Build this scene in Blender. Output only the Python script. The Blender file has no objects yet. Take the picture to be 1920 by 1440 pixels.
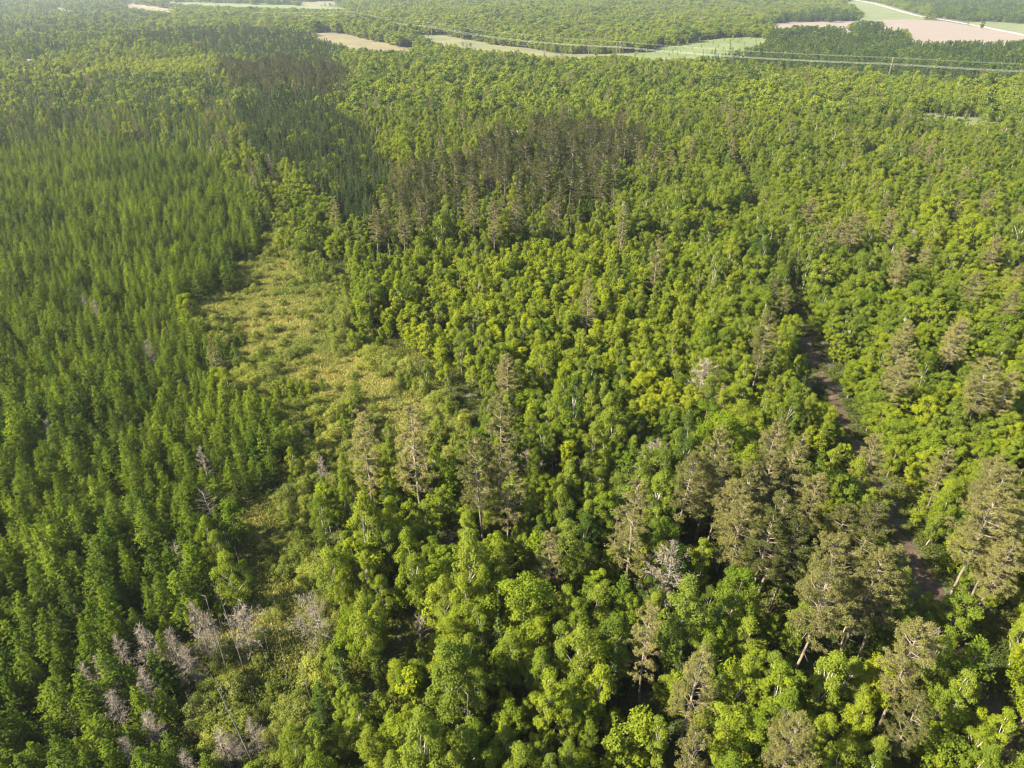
import bpy, bmesh, math, random
import numpy as np
from mathutils import Vector, Matrix, Euler, noise as mnoise

R = math.radians
rng = np.random.default_rng(7)
random.seed(7)
sc = bpy.context.scene
col = sc.collection

# ------------------------------------------------------------------ camera, sky, sun, exposure
CAM_H = 80.0
PITCH = R(31.36)                     # below the horizontal
F_PX = 1280.0                        # focal length in pixels of the 1920 px wide photograph
cam_d = bpy.data.cameras.new('camera')
cam_d.sensor_width = 36.0
cam_d.lens = 24.0
cam_d.clip_start = 1.0
cam_d.clip_end = 12000.0
cam = bpy.data.objects.new('camera', cam_d)
col.objects.link(cam)
cam.location = (0, 0, CAM_H)
cam.rotation_euler = (math.pi / 2 - PITCH, 0, 0)
sc.camera = cam

SUN_EL, SUN_AZ = 39.0, 253.0         # degrees; azimuth clockwise from +Y (the view direction)
world = bpy.data.worlds.new('World')
sc.world = world
world.use_nodes = True
wn = world.node_tree.nodes
wl = world.node_tree.links
wn.clear()
sky = wn.new('ShaderNodeTexSky')
sky.sky_type = 'NISHITA'
sky.sun_disc = False
sky.sun_elevation = R(SUN_EL)
sky.sun_rotation = R(SUN_AZ)
sky.dust_density = 1.5
bg = wn.new('ShaderNodeBackground')
bg.inputs['Strength'].default_value = 0.085
wo = wn.new('ShaderNodeOutputWorld')
wl.new(sky.outputs[0], bg.inputs[0])
wl.new(bg.outputs[0], wo.inputs[0])

sun_d = bpy.data.lights.new('sun', 'SUN')
sun_d.energy = 5.0
sun_d.angle = R(0.53)
sun_d.color = (1.0, 0.90, 0.72)
sun = bpy.data.objects.new('sun', sun_d)
col.objects.link(sun)
sd = Vector((math.sin(R(SUN_AZ)) * math.cos(R(SUN_EL)), math.cos(R(SUN_AZ)) * math.cos(R(SUN_EL)), math.sin(R(SUN_EL))))
sun.rotation_euler = sd.to_track_quat('Z', 'Y').to_euler()
sun.location = (-50, 0, 150)

sc.view_settings.view_transform = 'Standard'
sc.view_settings.look = 'None'
sc.view_settings.exposure = 2.38
sc.view_settings.gamma = 1.0
sc.view_settings.use_curve_mapping = False
sc.cycles.max_bounces = 6
sc.cycles.diffuse_bounces = 3
sc.cycles.glossy_bounces = 1
sc.cycles.transmission_bounces = 3
sc.cycles.volume_bounces = 0
sc.cycles.transparent_max_bounces = 4
sc.cycles.use_denoising = True
sc.cycles.filter_width = 1.2
sc.cycles.sample_clamp_indirect = 3.0

# ------------------------------------------------------------------ terrain height and pixel <-> world
def terrain(x, y):
    x = np.asarray(x, float); y = np.asarray(y, float)
    d = np.hypot(x, y)
    a = np.clip((d - 380) / 500, 0, 1)
    a = a * a * (3 - 2 * a)
    h = 3.0 * np.sin(x / 210 + 1.3) * np.cos(y / 260 + .4) + 2.0 * np.sin(x / 95 - y / 130)
    near = 0.35 * np.sin(x / 17 + 1) * np.cos(y / 13) + .25 * np.sin(x / 7.3 - y / 9.1)
    return a * h + near * np.clip(1.3 - d / 400, 0, 1)

cp, sp = math.cos(PITCH), math.sin(PITCH)
def project(x, y, z):
    """world -> photograph pixel (1920 x 1440)"""
    zz = np.asarray(z) - CAM_H
    depth = y * cp - zz * sp
    up = y * sp + zz * cp
    depth = np.where(np.abs(depth) < 1e-3, 1e-3, depth)
    return 960 + F_PX * x / depth, 720 - F_PX * up / depth, depth

def ray(px, py):
    u = (px - 960) / F_PX; v = (720 - py) / F_PX
    return np.array([u, cp + v * sp, -sp + v * cp])

def ground(px, py, h=0.0):
    """point h metres above the ground seen at a photograph pixel"""
    r = ray(px, min(max(py, -30), 4000))
    z = h
    for _ in range(12):
        t = (CAM_H - z) / -r[2]
        x, y = r[0] * t, r[1] * t
        z = .5 * z + .5 * (float(terrain(x, y)) + h)
    return x, y

def height_of(x, y, py):
    """height at which a vertical line over (x, y) reaches image row py"""
    v = (720 - py) / F_PX
    # up/depth = v ; up = y sp + zz cp ; depth = y cp - zz sp
    zz = (v * y * cp - y * sp) / (cp + v * sp)
    return zz + CAM_H - float(terrain(x, y))

def inside(px, py, poly):
    px = np.asarray(px, float); py = np.asarray(py, float)
    c = np.zeros(px.shape, bool)
    n = len(poly)
    for i in range(n):
        x1, y1 = poly[i]; x2, y2 = poly[(i + 1) % n]
        if y1 == y2:
            continue
        m = ((y1 > py) != (y2 > py)) & (px < (x2 - x1) * (py - y1) / (y2 - y1) + x1)
        c ^= m
    return c

def vnoise(x, y, s, seed=0):
    """cheap smooth value noise 0..1"""
    x = np.asarray(x) / s + seed * 17.3; y = np.asarray(y) / s - seed * 9.1
    xi = np.floor(x); yi = np.floor(y)
    fx = x - xi; fy = y - yi
    fx = fx * fx * (3 - 2 * fx); fy = fy * fy * (3 - 2 * fy)
    def h(a, b):
        v = np.sin(a * 127.1 + b * 311.7 + seed * 5.7) * 43758.5453
        return v - np.floor(v)
    return (h(xi, yi) * (1 - fx) + h(xi + 1, yi) * fx) * (1 - fy) + (h(xi, yi + 1) * (1 - fx) + h(xi + 1, yi + 1) * fx) * fy

def fnoise(x, y, s, seed=0):
    return (vnoise(x, y, s, seed) + .5 * vnoise(x, y, s / 2.1, seed + 1) + .25 * vnoise(x, y, s / 4.3, seed + 2)) / 1.75

# ------------------------------------------------------------------ what grows where (outlines in photograph pixels)
CLEARING = [(332,580),(395,556),(446,548),(440,498),(480,482),(535,482),(565,505),(590,545),(612,600),(640,645),(700,690),(760,735),(830,790),(842,812),
            (770,818),(735,835),(690,800),(640,765),(600,745),(560,745),(510,720),(470,700),(428,685),(440,640),(400,605)]
GLADE = [(432,930),(470,905),(520,935),(530,1000),(510,1075),(470,1060),(455,1000)]
GLADE2 = [(400,1100),(470,1070),(560,1090),(600,1200),(590,1330),(500,1350),(440,1290),(400,1200)]
PLANT = [(-900,300),(120,262),(300,262),(430,300),(470,360),(490,440),(455,500),(445,548),(395,560),(320,578),(400,615),(425,650),(415,695),(500,760),(535,800),(545,855),
         (480,885),(440,925),(425,1010),(380,1090),(330,1150),(300,1250),(310,1330),(380,1400),(400,1440),(420,1700),(-900,1700)]
DARKPINE = [(430,190),(520,170),(600,190),(650,215),(690,260),(720,300),(740,400),(690,430),(640,400),(560,330),(500,300),(470,260),(440,230)]
RIDGE = [(700,365),(790,320),(880,300),(960,268),(1080,250),(1180,245),(1200,300),(1130,345),(1040,365),(950,360),(880,385),(780,410),(705,405)]
REDBAND = [(410,125),(520,118),(640,135),(640,175),(560,190),(480,180),(420,160)]
TOPDARK = [(210,66),(330,58),(450,52),(560,62),(640,95),(630,128),(430,112),(330,96),(240,92)]
SWAMP = [(-900,140),(60,140),(140,150),(300,135),(400,150),(440,200),(450,300),(300,262),(120,262),(-900,300)]
BRIGHT = [(25,135),(110,142),(180,128),(250,115),(330,108),(395,112),(410,130),(330,140),(240,138),(150,150),(60,152)]
BELT = [(1290,118),(1350,98),(1440,68),(1500,50),(1560,52),(1610,45),(1700,62),(1730,80),(1925,80),(2600,80),(2600,180),(1925,158),(1700,146),(1500,132),(1380,122)]
EDGE1 = [(1445,44),(1452,30),(1540,24),(1600,28),(1612,40)]
TOPRIGHT = [(1750,-40),(2600,-40),(2600,52),(1925,46),(1840,42),(1790,36),(1700,8)]
FARLEFT = [(-900,-60),(230,-60),(300,40),(220,62),(200,100),(100,108),(-900,110)]
SAPL = [(600,445),(760,470),(900,455),(1100,440),(1300,430),(1330,560),(1320,700),(1150,700),(900,660),(760,640),(690,600),(640,520)]
SHRUBZ = [(480,440),(520,380),(470,330),(520,330),(590,460),(640,500),(660,590),(740,650),(860,720),(930,780),(880,850),(760,870),(700,840),(640,880),(560,930),
          (620,1000),(640,1100),(610,1240),(560,1390),(440,1440),(400,1400),(330,1300),(400,1200),(430,1100),(480,1080),(440,930),(500,880),(560,850),(540,790),
          (500,740),(420,690),(440,640),(340,580),(450,550),(440,490)]
YELLOW1 = [(1140,725),(1200,705),(1250,720),(1320,760),(1290,800),(1200,800)]
YELLOW2 = [(1640,1270),(1700,1290),(1700,1350),(1620,1340),(1580,1300)]
OAKS = [(1500,560),(1600,520),(1925,500),(2600,500),(2600,900),(1925,880),(1640,890),(1600,820),(1550,720)]
VIS1 = [(1486,580),(1500,575),(1530,640),(1560,700),(1578,750),(1610,800),(1616,845),(1602,835),(1576,795),(1550,755),(1530,700),(1508,640)]
VIS2 = [(1650,980),(1692,988),(1732,1050),(1762,1090),(1790,1140),(1828,1180),(1812,1235),(1780,1195),(1752,1140),(1712,1075),(1678,1035)]
# open fields: visible outline
FIELD = [(1447,44),(1520,42),(1610,40),(1700,36),(1770,40),(1850,53),(1925,68),(2100,100),(2100,84),(1925,80),(1712,81),(1700,70),(1690,58),(1670,56),(1655,60),(1648,45),(1625,42),(1605,46),(1598,62),(1588,62),(1580,55),(1555,51),(1530,53),(1500,52),(1485,56),(1470,57),(1450,56)]
FIELD_SHEET = [(1447,43),(1520,41.5),(1610,39.5),(1700,36),(1770,40),(1850,53),(1925,68),(2100,105),(2100,115),(1925,102),(1700,100),(1560,82),(1440,78)]
MEADOWS = {
 'a': ([(1578,3),(1625,2),(1660,10),(1700,22),(1745,36),(1700,37),(1605,40),(1612,26)], .3),
 'b': ([(770,65),(830,67),(880,76),(930,84),(985,90),(1040,102),(1120,103),(1180,101),(1180,108),(1040,112),(960,104),(900,97),(850,90),(800,78)], .55),
 'b0': ([(575,61),(640,64),(700,77),(775,92),(770,100),(690,98),(640,91),(585,70)], .85),
 'c': ([(1165,104),(1230,92),(1290,80),(1345,73),(1445,69),(1435,84),(1395,97),(1350,106),(1290,113),(1200,112)], .15),
 'd': ([(1590,135.5),(1640,137),(1740,142),(1850,150),(1850,153),(1740,148),(1600,139)], .2),
 'e': ([(1700,213),(1740,214),(1830,223),(1890,234),(1880,239),(1810,231),(1740,224),(1700,218)], .35),
 'f': ([(1800,41),(1870,42),(1925,46),(2100,56),(2100,92),(1925,64),(1850,50)], .35),
 'g': ([(225,7),(270,10),(335,21),(325,28),(250,20)], .9),
 'h': ([(300,3),(420,6),(560,10),(690,18),(640,21),(480,17),(380,13),(310,8)], .0),
 'i': ([(560,4),(630,3),(650,8),(570,10)], .7),
 'j': ([(95,13),(130,16),(128,22),(100,20)], .8),
}
ROAD_PX = [(1590,-2),(1625,4),(1650,10),(1680,19),(1720,30),(1780,39),(1840,50),(1900,62),(1960,75),(2100,104)]
ROAD2_PX = [(-400,108),(-120,110),(0,112),(60,113.5),(110,114.5),(150,117)]
TRACK_PX = [(1380,300),(1392,345),(1410,400),(1430,450),(1455,510),(1482,575),(1503,620),(1528,670),(1550,720),(1568,765),(1592,812),(1615,860),(1640,920),
            (1668,985),(1705,1040),(1740,1085),(1762,1130),(1785,1180),(1812,1235),(1845,1310),(1885,1400),(1930,1500)]
TRACK = [ground(*p) for p in TRACK_PX]
ROAD = [ground(*p) for p in ROAD_PX]
ROAD2 = [ground(*p) for p in ROAD2_PX]

def dist_line(x, y, pts):
    d = np.full(np.shape(x), 1e9)
    for (x1, y1), (x2, y2) in zip(pts[:-1], pts[1:]):
        dx, dy = x2 - x1, y2 - y1
        t = np.clip(((x - x1) * dx + (y - y1) * dy) / (dx * dx + dy * dy), 0, 1)
        d = np.minimum(d, np.hypot(x - x1 - t * dx, y - y1 - t * dy))
    return d

# ------------------------------------------------------------------ materials
def new_mat(name):
    m = bpy.data.materials.new(name)
    m.use_nodes = True
    m.node_tree.nodes.clear()
    return m, m.node_tree.nodes, m.node_tree.links

def leaf_mat(name, dark, light, trans=.35, mid=None, gloss=.0, grey=None):
    """foliage: colour from the tree's own tint, a random value per tree, and one per leaf"""
    m, n, l = new_mat(name)
    at = n.new('ShaderNodeAttribute'); at.attribute_type = 'INSTANCER'; at.attribute_name = 'tint'
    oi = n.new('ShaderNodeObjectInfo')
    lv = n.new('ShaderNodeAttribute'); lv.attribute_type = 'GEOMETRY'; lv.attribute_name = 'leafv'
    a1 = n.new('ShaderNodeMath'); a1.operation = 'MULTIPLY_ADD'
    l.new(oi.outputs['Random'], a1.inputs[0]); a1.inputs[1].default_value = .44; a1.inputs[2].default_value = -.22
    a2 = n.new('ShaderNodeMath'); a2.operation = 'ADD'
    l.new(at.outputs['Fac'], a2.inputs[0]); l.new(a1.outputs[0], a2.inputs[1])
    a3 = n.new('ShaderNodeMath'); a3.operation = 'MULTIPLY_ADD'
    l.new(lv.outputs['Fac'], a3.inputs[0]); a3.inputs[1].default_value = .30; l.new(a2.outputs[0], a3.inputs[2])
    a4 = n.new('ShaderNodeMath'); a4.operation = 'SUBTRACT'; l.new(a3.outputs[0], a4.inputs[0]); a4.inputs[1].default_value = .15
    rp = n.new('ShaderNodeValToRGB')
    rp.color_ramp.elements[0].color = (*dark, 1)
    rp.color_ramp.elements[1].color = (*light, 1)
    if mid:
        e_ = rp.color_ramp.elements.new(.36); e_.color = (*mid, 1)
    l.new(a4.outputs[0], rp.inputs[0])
    if grey:                                             # some trees are greyer-leaved than others
        w_ = n.new('ShaderNodeMath'); w_.operation = 'MULTIPLY'; l.new(oi.outputs['Random'], w_.inputs[0]); w_.inputs[1].default_value = 7.31
        w2 = n.new('ShaderNodeMath'); w2.operation = 'FRACT'; l.new(w_.outputs[0], w2.inputs[0])
        w3 = n.new('ShaderNodeMath'); w3.operation = 'MULTIPLY'; l.new(w2.outputs[0], w3.inputs[0]); w3.inputs[1].default_value = .5
        gx_ = n.new('ShaderNodeMix'); gx_.data_type = 'RGBA'; gx_.blend_type = 'MIX'
        l.new(w3.outputs[0], gx_.inputs['Factor']); l.new(rp.outputs[0], gx_.inputs['A']); gx_.inputs['B'].default_value = (*grey, 1)
        class _S: pass
        rp = _S(); rp.outputs = [gx_.outputs['Result']]
    df = n.new('ShaderNodeBsdfDiffuse'); tr = n.new('ShaderNodeBsdfTranslucent')
    hs = n.new('ShaderNodeHueSaturation'); hs.inputs['Hue'].default_value = .492; hs.inputs['Saturation'].default_value = 1.12; hs.inputs['Value'].default_value = 1.25
    l.new(rp.outputs[0], df.inputs[0]); l.new(rp.outputs[0], hs.inputs['Color']); l.new(hs.outputs[0], tr.inputs[0])
    mx = n.new('ShaderNodeMixShader'); mx.inputs[0].default_value = trans
    l.new(df.outputs[0], mx.inputs[1]); l.new(tr.outputs[0], mx.inputs[2])
    gl = n.new('ShaderNodeBsdfGlossy'); gl.inputs['Roughness'].default_value = .45; gl.inputs[0].default_value = (.8, .8, .8, 1)
    m2 = n.new('ShaderNodeMixShader'); m2.inputs[0].default_value = gloss
    l.new(mx.outputs[0], m2.inputs[1]); l.new(gl.outputs[0], m2.inputs[2])
    out = n.new('ShaderNodeOutputMaterial'); l.new(m2.outputs[0], out.inputs[0])
    return m

def bark_mat(name, c1, c2, scale=3.0, zs=.3, rough=.85):
    m, n, l = new_mat(name)
    tc = n.new('ShaderNodeTexCoord'); mp = n.new('ShaderNodeMapping'); mp.inputs['Scale'].default_value = (1, 1, zs)
    l.new(tc.outputs['Object'], mp.inputs[0])
    nz = n.new('ShaderNodeTexNoise'); nz.inputs['Scale'].default_value = scale; nz.inputs['Detail'].default_value = 3
    l.new(mp.outputs[0], nz.inputs['Vector'])
    rp = n.new('ShaderNodeValToRGB'); rp.color_ramp.elements[0].position = .38; rp.color_ramp.elements[1].position = .62
    rp.color_ramp.elements[0].color = (*c1, 1); rp.color_ramp.elements[1].color = (*c2, 1)
    l.new(nz.outputs[0], rp.inputs[0])
    p = n.new('ShaderNodeBsdfPrincipled'); p.inputs['Roughness'].default_value = rough
    l.new(rp.outputs[0], p.inputs['Base Color'])
    out = n.new('ShaderNodeOutputMaterial'); l.new(p.outputs[0], out.inputs[0])
    return m

M = {}
M['maple'] = leaf_mat('maple_leaves', (.016, .042, .008), (.200, .226, .011), .40, (.088, .130, .010), grey=(.118, .146, .026))
M['birch'] = leaf_mat('birch_leaves', (.020, .046, .010), (.186, .212, .013), .40, (.090, .128, .013), grey=(.122, .148, .030))
M['shrub'] = leaf_mat('shrub_leaves', (.034, .064, .012), (.195, .212, .034), .34, grey=(.15, .155, .05))
M['pine'] = leaf_mat('young_pine_needles', (.008, .036, .006), (.165, .215, .014), .34, grey=(.095, .130, .020))
M['spruce'] = leaf_mat('spruce_needles', (.014, .036, .012), (.092, .128, .032), .18)
M['darkpine'] = leaf_mat('dark_pine_needles', (.014, .030, .008), (.080, .104, .026), .15)
M['redpine'] = leaf_mat('red_pine_needles', (.030, .040, .009), (.168, .152, .052), .22)
M['deadtwig'] = leaf_mat('dead_twigs', (.130, .108, .080), (.235, .200, .152), .05)
M['grass'] = leaf_mat('grass_blades', (.085, .128, .020), (.300, .268, .085), .3)
M['brush'] = leaf_mat('undergrowth_leaves', (.024, .040, .008), (.110, .120, .022), .3)
M['bark'] = bark_mat('brown_bark', (.075, .058, .045), (.17, .13, .10))
M['pinebark'] = bark_mat('red_pine_bark', (.072, .057, .038), (.165, .134, .092))
M['whitebark'] = bark_mat('white_birch_bark', (.17, .15, .12), (.42, .39, .34), 4, 2.5)
M['greybark'] = bark_mat('weathered_grey_wood', (.065, .054, .042), (.20, .175, .14), 2.5, .4)

# ------------------------------------------------------------------ mesh building
class MB:
    """collects quads and turns them into one mesh"""
    def __init__(self):
        self.v = []; self.f = []; self.lv = []; self.n = 0
    def add(self, V, F, lv=None):
        V = np.asarray(V, float).reshape(-1, 3); F = np.asarray(F, int).reshape(-1, 4)
        self.v.append(V); self.f.append(F + self.n); self.n += len(V)
        self.lv.append(np.full(len(F), .5) if lv is None else np.asarray(lv))
        return self
    def leaves(self, P, N, L, W, r, lv=None, D=None):
        """quads (diamonds) at P with normals N, length L, width W"""
        n = len(P)
        if D is None:
            D = r.normal(size=(n, 3))
        D = D - N * np.sum(D * N, 1, keepdims=True)
        D /= np.linalg.norm(D, axis=1, keepdims=True) + 1e-9
        S = np.cross(N, D)
        L = np.broadcast_to(L, (n,))[:, None]; W = np.broadcast_to(W, (n,))[:, None]
        a = P - D * L * .5; c = P + D * L * .5
        b = P + S * W * .5 + N * W * .12; d = P - S * W * .5 + N * W * .12
        V = np.stack([a, b, c, d], 1).reshape(-1, 3)
        F = np.arange(4 * n).reshape(-1, 4)
        return self.add(V, F, r.random(n) if lv is None else lv)
    def tube(self, pts, rad, sides=5):
        pts = np.asarray(pts, float); k = len(pts)
        t = np.gradient(pts, axis=0); t /= np.linalg.norm(t, axis=1, keepdims=True) + 1e-9
        ref = np.array([0, 0, 1.]) if abs(t[0, 2]) < .9 else np.array([1., 0, 0])
        u = np.cross(t, ref); u /= np.linalg.norm(u, axis=1, keepdims=True) + 1e-9
        w = np.cross(t, u)
        a = np.arange(sides) * 2 * math.pi / sides
        rad = np.broadcast_to(rad, (k,))
        V = pts[:, None] + rad[:, None, None] * (np.cos(a)[None, :, None] * u[:, None] + np.sin(a)[None, :, None] * w[:, None])
        i = np.arange(k - 1)[:, None] * sides; j = np.arange(sides)[None]; j2 = (j + 1) % sides
        F = np.stack([i + j, i + j2, i + sides + j2, i + sides + j], -1).reshape(-1, 4)
        return self.add(V.reshape(-1, 3), F)
    def mesh(self, name, mats):
        me = bpy.data.meshes.new(name)
        V = np.concatenate(self.v); F = np.concatenate(self.f); lv = np.concatenate(self.lv)
        me.vertices.add(len(V)); me.vertices.foreach_set('co', V.ravel())
        me.loops.add(4 * len(F)); me.loops.foreach_set('vertex_index', F.ravel())
        me.polygons.add(len(F)); me.polygons.foreach_set('loop_start', np.arange(len(F)) * 4)
        a = me.attributes.new('leafv', 'FLOAT', 'FACE'); a.data.foreach_set('value', lv.astype('f'))
        for m in mats: me.materials.append(m)
        me.update(calc_edges=True)
        return me

def unit(v):
    return v / (np.linalg.norm(v, axis=-1, keepdims=True) + 1e-9)

def curve_pts(p0, p1, k, bend, r):
    p0 = np.asarray(p0, float); p1 = np.asarray(p1, float)
    t = np.linspace(0, 1, k)[:, None]
    off = r.normal(size=3) * bend
    return p0 + (p1 - p0) * t + np.sin(t * math.pi) * off

PROTO = {}       # kind -> list of (trunk mesh, crown mesh, height)
def both(kind, i, tm, cm, H):
    PROTO.setdefault(kind, []).append((tm, cm, H))

def broadleaf(kind, i, H, Rc, c0, lobes, per, leaf, cmat, tmat, trunk_r=.14, lobe_r=(.25, .42), peaky=0.0, limb_n=9, clump=.5):
    r = np.random.default_rng(1000 + hash(kind) % 1 + i * 31 + int(H * 7))
    t = MB(); c = MB()
    lean = r.normal(size=2) * .35
    top = np.array([lean[0], lean[1], H * .9])
    tp = curve_pts((0, 0, -.4), top, 7, .25, r)
    t.tube(tp, np.linspace(trunk_r, trunk_r * .18, 7), 6)
    # lobe centres: golden-angle around the crown with random radius, uneven outline
    cz = (c0 + 1) * H / 2; hz = (1 - c0) * H / 2
    cen = []
    for k in range(lobes):
        u = (k + .5) / lobes
        zz = -1 + 2 * u
        zz += r.normal() * .12
        zz = max(-1, min(.97, zz))
        prof = math.sqrt(max(0.02, 1 - zz * zz)) * (1 - peaky * max(0, zz))
        if zz < -.3: prof *= .85
        a = k * 2.399963 + r.normal() * .3
        rr = Rc * prof * r.uniform(.35, 1.12)
        cen.append((lean[0] * (cz + zz * hz) / H + rr * math.cos(a), lean[1] * (cz + zz * hz) / H + rr * math.sin(a), cz + zz * hz * .88))
    cen = np.array(cen)
    for k in range(0, lobes, max(1, lobes // limb_n)):
        e = cen[k]; z0 = max(H * .22, e[2] - r.uniform(.18, .3) * H)
        f = z0 / (H * .9)
        s = tp[0] + (tp[-1] - tp[0]) * f
        t.tube(curve_pts(s, e, 4, .15, r), np.linspace(trunk_r * .45, .025, 4), 4)
    for k in range(lobes):
        lr = Rc * r.uniform(*lobe_r)
        n = int(per * r.uniform(.7, 1.3) * (lr / (Rc * sum(lobe_r) / 2)) ** 2)
        # sub-clumps on each lobe for the broken, leafy outline
        ns = 9
        sd_ = unit(r.normal(size=(ns, 3)) + np.array([0, 0, .55]))
        own = r.integers(0, ns, n)
        d = unit(r.normal(size=(n, 3)) * clump + sd_[own])
        rad = lr * r.uniform(.55, 1.08, n) * (0.8 + .35 * r.random(ns))[own]
        P = cen[k] + d * rad[:, None] * np.array([1, 1, .85])
        N = unit(d * .8 + np.array([0, 0, .45]) + r.normal(size=(n, 3)) * .5)
        lobe_v = r.uniform(-.25, .25)
        c.leaves(P, N, leaf * r.uniform(.7, 1.35, n), leaf * r.uniform(.55, .95, n), r, np.clip(.5 + lobe_v + r.normal(size=n) * .25, 0, 1))
    both(kind, i, t.mesh(kind + '_trunk', [tmat]), c.mesh(kind + '_crown', [cmat]), H)

def conifer(kind, i, H, Rc, cmat, tmat, step=.38, nb=7, tuft=.34, up=(.05, .9), z0=.09, power=.85, dens=1.0, wid=.13, trunk_r=.11, droop=0., gap=0.):
    r = np.random.default_rng(2000 + i * 17 + int(H * 5))
    t = MB(); c = MB()
    lean = r.normal(size=2) * .18
    tp = curve_pts((0, 0, -.4), (lean[0], lean[1], H), 6, .08, r)
    t.tube(tp, np.linspace(trunk_r, .02, 6), 5)
    z = H * z0
    P = []; D = []; N = []; S = []; LV = []
    while z < H - .12:
        f = (z - H * z0) / (H * (1 - z0))
        Lm = Rc * (1 - f) ** power * min(1, .55 + f * 3)
        n = nb if f < .75 else max(4, nb - 2)
        a0 = r.uniform(0, 6.28)
        for b in range(n):
            if r.random() < gap: continue
            a = a0 + b * 2 * math.pi / n + r.normal() * .25
            L = max(.22, Lm * r.uniform(.62, 1.18))
            el = up[0] + (up[1] - up[0]) * f + r.normal() * .1
            dr = np.array([math.cos(a) * math.cos(el), math.sin(a) * math.cos(el), math.sin(el)])
            org = np.array([lean[0] * z / H, lean[1] * z / H, z + r.normal() * .08])
            e = org + dr * L + np.array([0, 0, -droop * L])
            if L > .6 and r.random() < .5:
                t.tube([org, e * .85 + org * .15], [.022, .008], 3)
            k = max(2, int(L / .16 * dens))
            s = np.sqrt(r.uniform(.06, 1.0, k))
            p = org + (e - org) * s[:, None] + r.normal(size=(k, 3)) * np.array([.08, .08, .05]) * (1 + s[:, None])
            side = np.cross(dr, [0, 0, 1.])
            d = dr * .8 + side * r.normal(size=(k, 1)) * .8 + np.array([0, 0, 1.]) * r.uniform(.0, .8, (k, 1))
            P.append(p); D.append(unit(d)); S.append(s)
            nn = unit(np.array([0, 0, .75]) + dr * .9 + r.normal(size=(k, 3)) * .5)
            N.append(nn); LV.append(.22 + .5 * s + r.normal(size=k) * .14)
        z += step * r.uniform(.8, 1.2) * (1.15 - .4 * f)
    P = np.concatenate(P); D = np.concatenate(D); N = np.concatenate(N); LV = np.clip(np.concatenate(LV), 0, 1)
    n = len(P)
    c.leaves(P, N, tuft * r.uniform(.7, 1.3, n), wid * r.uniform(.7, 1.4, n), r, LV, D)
    # crossed second blade so that tufts have body from any side
    N2 = unit(np.cross(N, unit(D)) + r.normal(size=(n, 3)) * .2)
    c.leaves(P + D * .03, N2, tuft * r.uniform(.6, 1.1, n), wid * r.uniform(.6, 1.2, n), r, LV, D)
    both(kind, i, t.mesh(kind + '_trunk', [tmat]), c.mesh(kind + '_crown', [cmat]), H)

def redpine(kind, i, H, Rc, c0, nb, cmat, tmat, sparse=1.0, leaf=.22):
    r = np.random.default_rng(3000 + i * 13 + int(H))
    t = MB(); c = MB()
    lean = r.normal(size=2) * .5
    tp = curve_pts((0, 0, -.5), (lean[0], lean[1], H * .97), 8, .25, r)
    t.tube(tp, np.linspace(.21, .04, 8), 7)
    def trunk_at(z):
        f = (z + .5) / (H * .97 + .5) * 7; k = min(6, max(0, int(f)))
        return tp[k] + (tp[k + 1] - tp[k]) * (f - k)
    for b in range(nb):
        u = (b + r.random()) / nb
        z = H * (c0 + (0.985 - c0) * u)
        prof = (math.sin(math.pi * min(1, .22 + .62 * u)) ** .8) * (1 - .55 * max(0, u - .7) / .3)
        a = b * 2.4 + r.normal() * .4
        L = max(.7, Rc * prof * r.uniform(.6, 1.15))
        el = -.15 + .95 * u ** 1.3 + r.normal() * .12
        dr = np.array([math.cos(a) * math.cos(el), math.sin(a) * math.cos(el), math.sin(el)])
        o = trunk_at(z); e = o + dr * L + np.array([0, 0, .12 * L])
        bp = curve_pts(o, e, 4, .12 * L, r)
        t.tube(bp, np.linspace(.07, .02, 4), 4)
        nsub = int(3 + L * 2.6)
        for s in range(nsub):
            fs = r.uniform(.35, 1.0)
            q = o + (e - o) * fs
            ang = r.uniform(-1.1, 1.1)
            ca, sa = math.cos(ang), math.sin(ang)
            d2 = unit(np.array([dr[0] * ca - dr[1] * sa, dr[0] * sa + dr[1] * ca, dr[2] * .5 + r.uniform(.05, .5)]))
            l2 = L * r.uniform(.18, .38) + .2
            q2 = q + d2 * l2
            t.tube([q, q2], [.025, .012], 3)
            if r.random() > sparse: continue
            n = int(r.uniform(36, 60))
            cr = r.uniform(.30, .50)
            dd = unit(r.normal(size=(n, 3)) + np.array([0, 0, .4]))
            P = q2 + dd * cr * r.uniform(.3, 1.05, (n, 1)) * np.array([1, 1, .6])
            N = unit(r.normal(size=(n, 3)) * .7 + np.array([0, 0, .7]) + dd * .3)
            c.leaves(P, N, leaf * r.uniform(.7, 1.3, n), leaf * .32 * r.uniform(.7, 1.4, n), r,
                     np.clip(.5 + r.normal() * .2 + r.normal(size=n) * .2, 0, 1), dd + r.normal(size=(n, 3)) * .3)
    for b in range(6):                                   # dead stubs under the crown
        z = H * r.uniform(c0 * .55, c0); a = r.uniform(0, 6.28); o = trunk_at(z)
        t.tube([o, o + np.array([math.cos(a), math.sin(a), -.1]) * r.uniform(.5, 1.4)], [.03, .01], 3)
    both(kind, i, t.mesh(kind + '_trunk', [tmat]), c.mesh(kind + '_crown', [cmat]), H)

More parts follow.
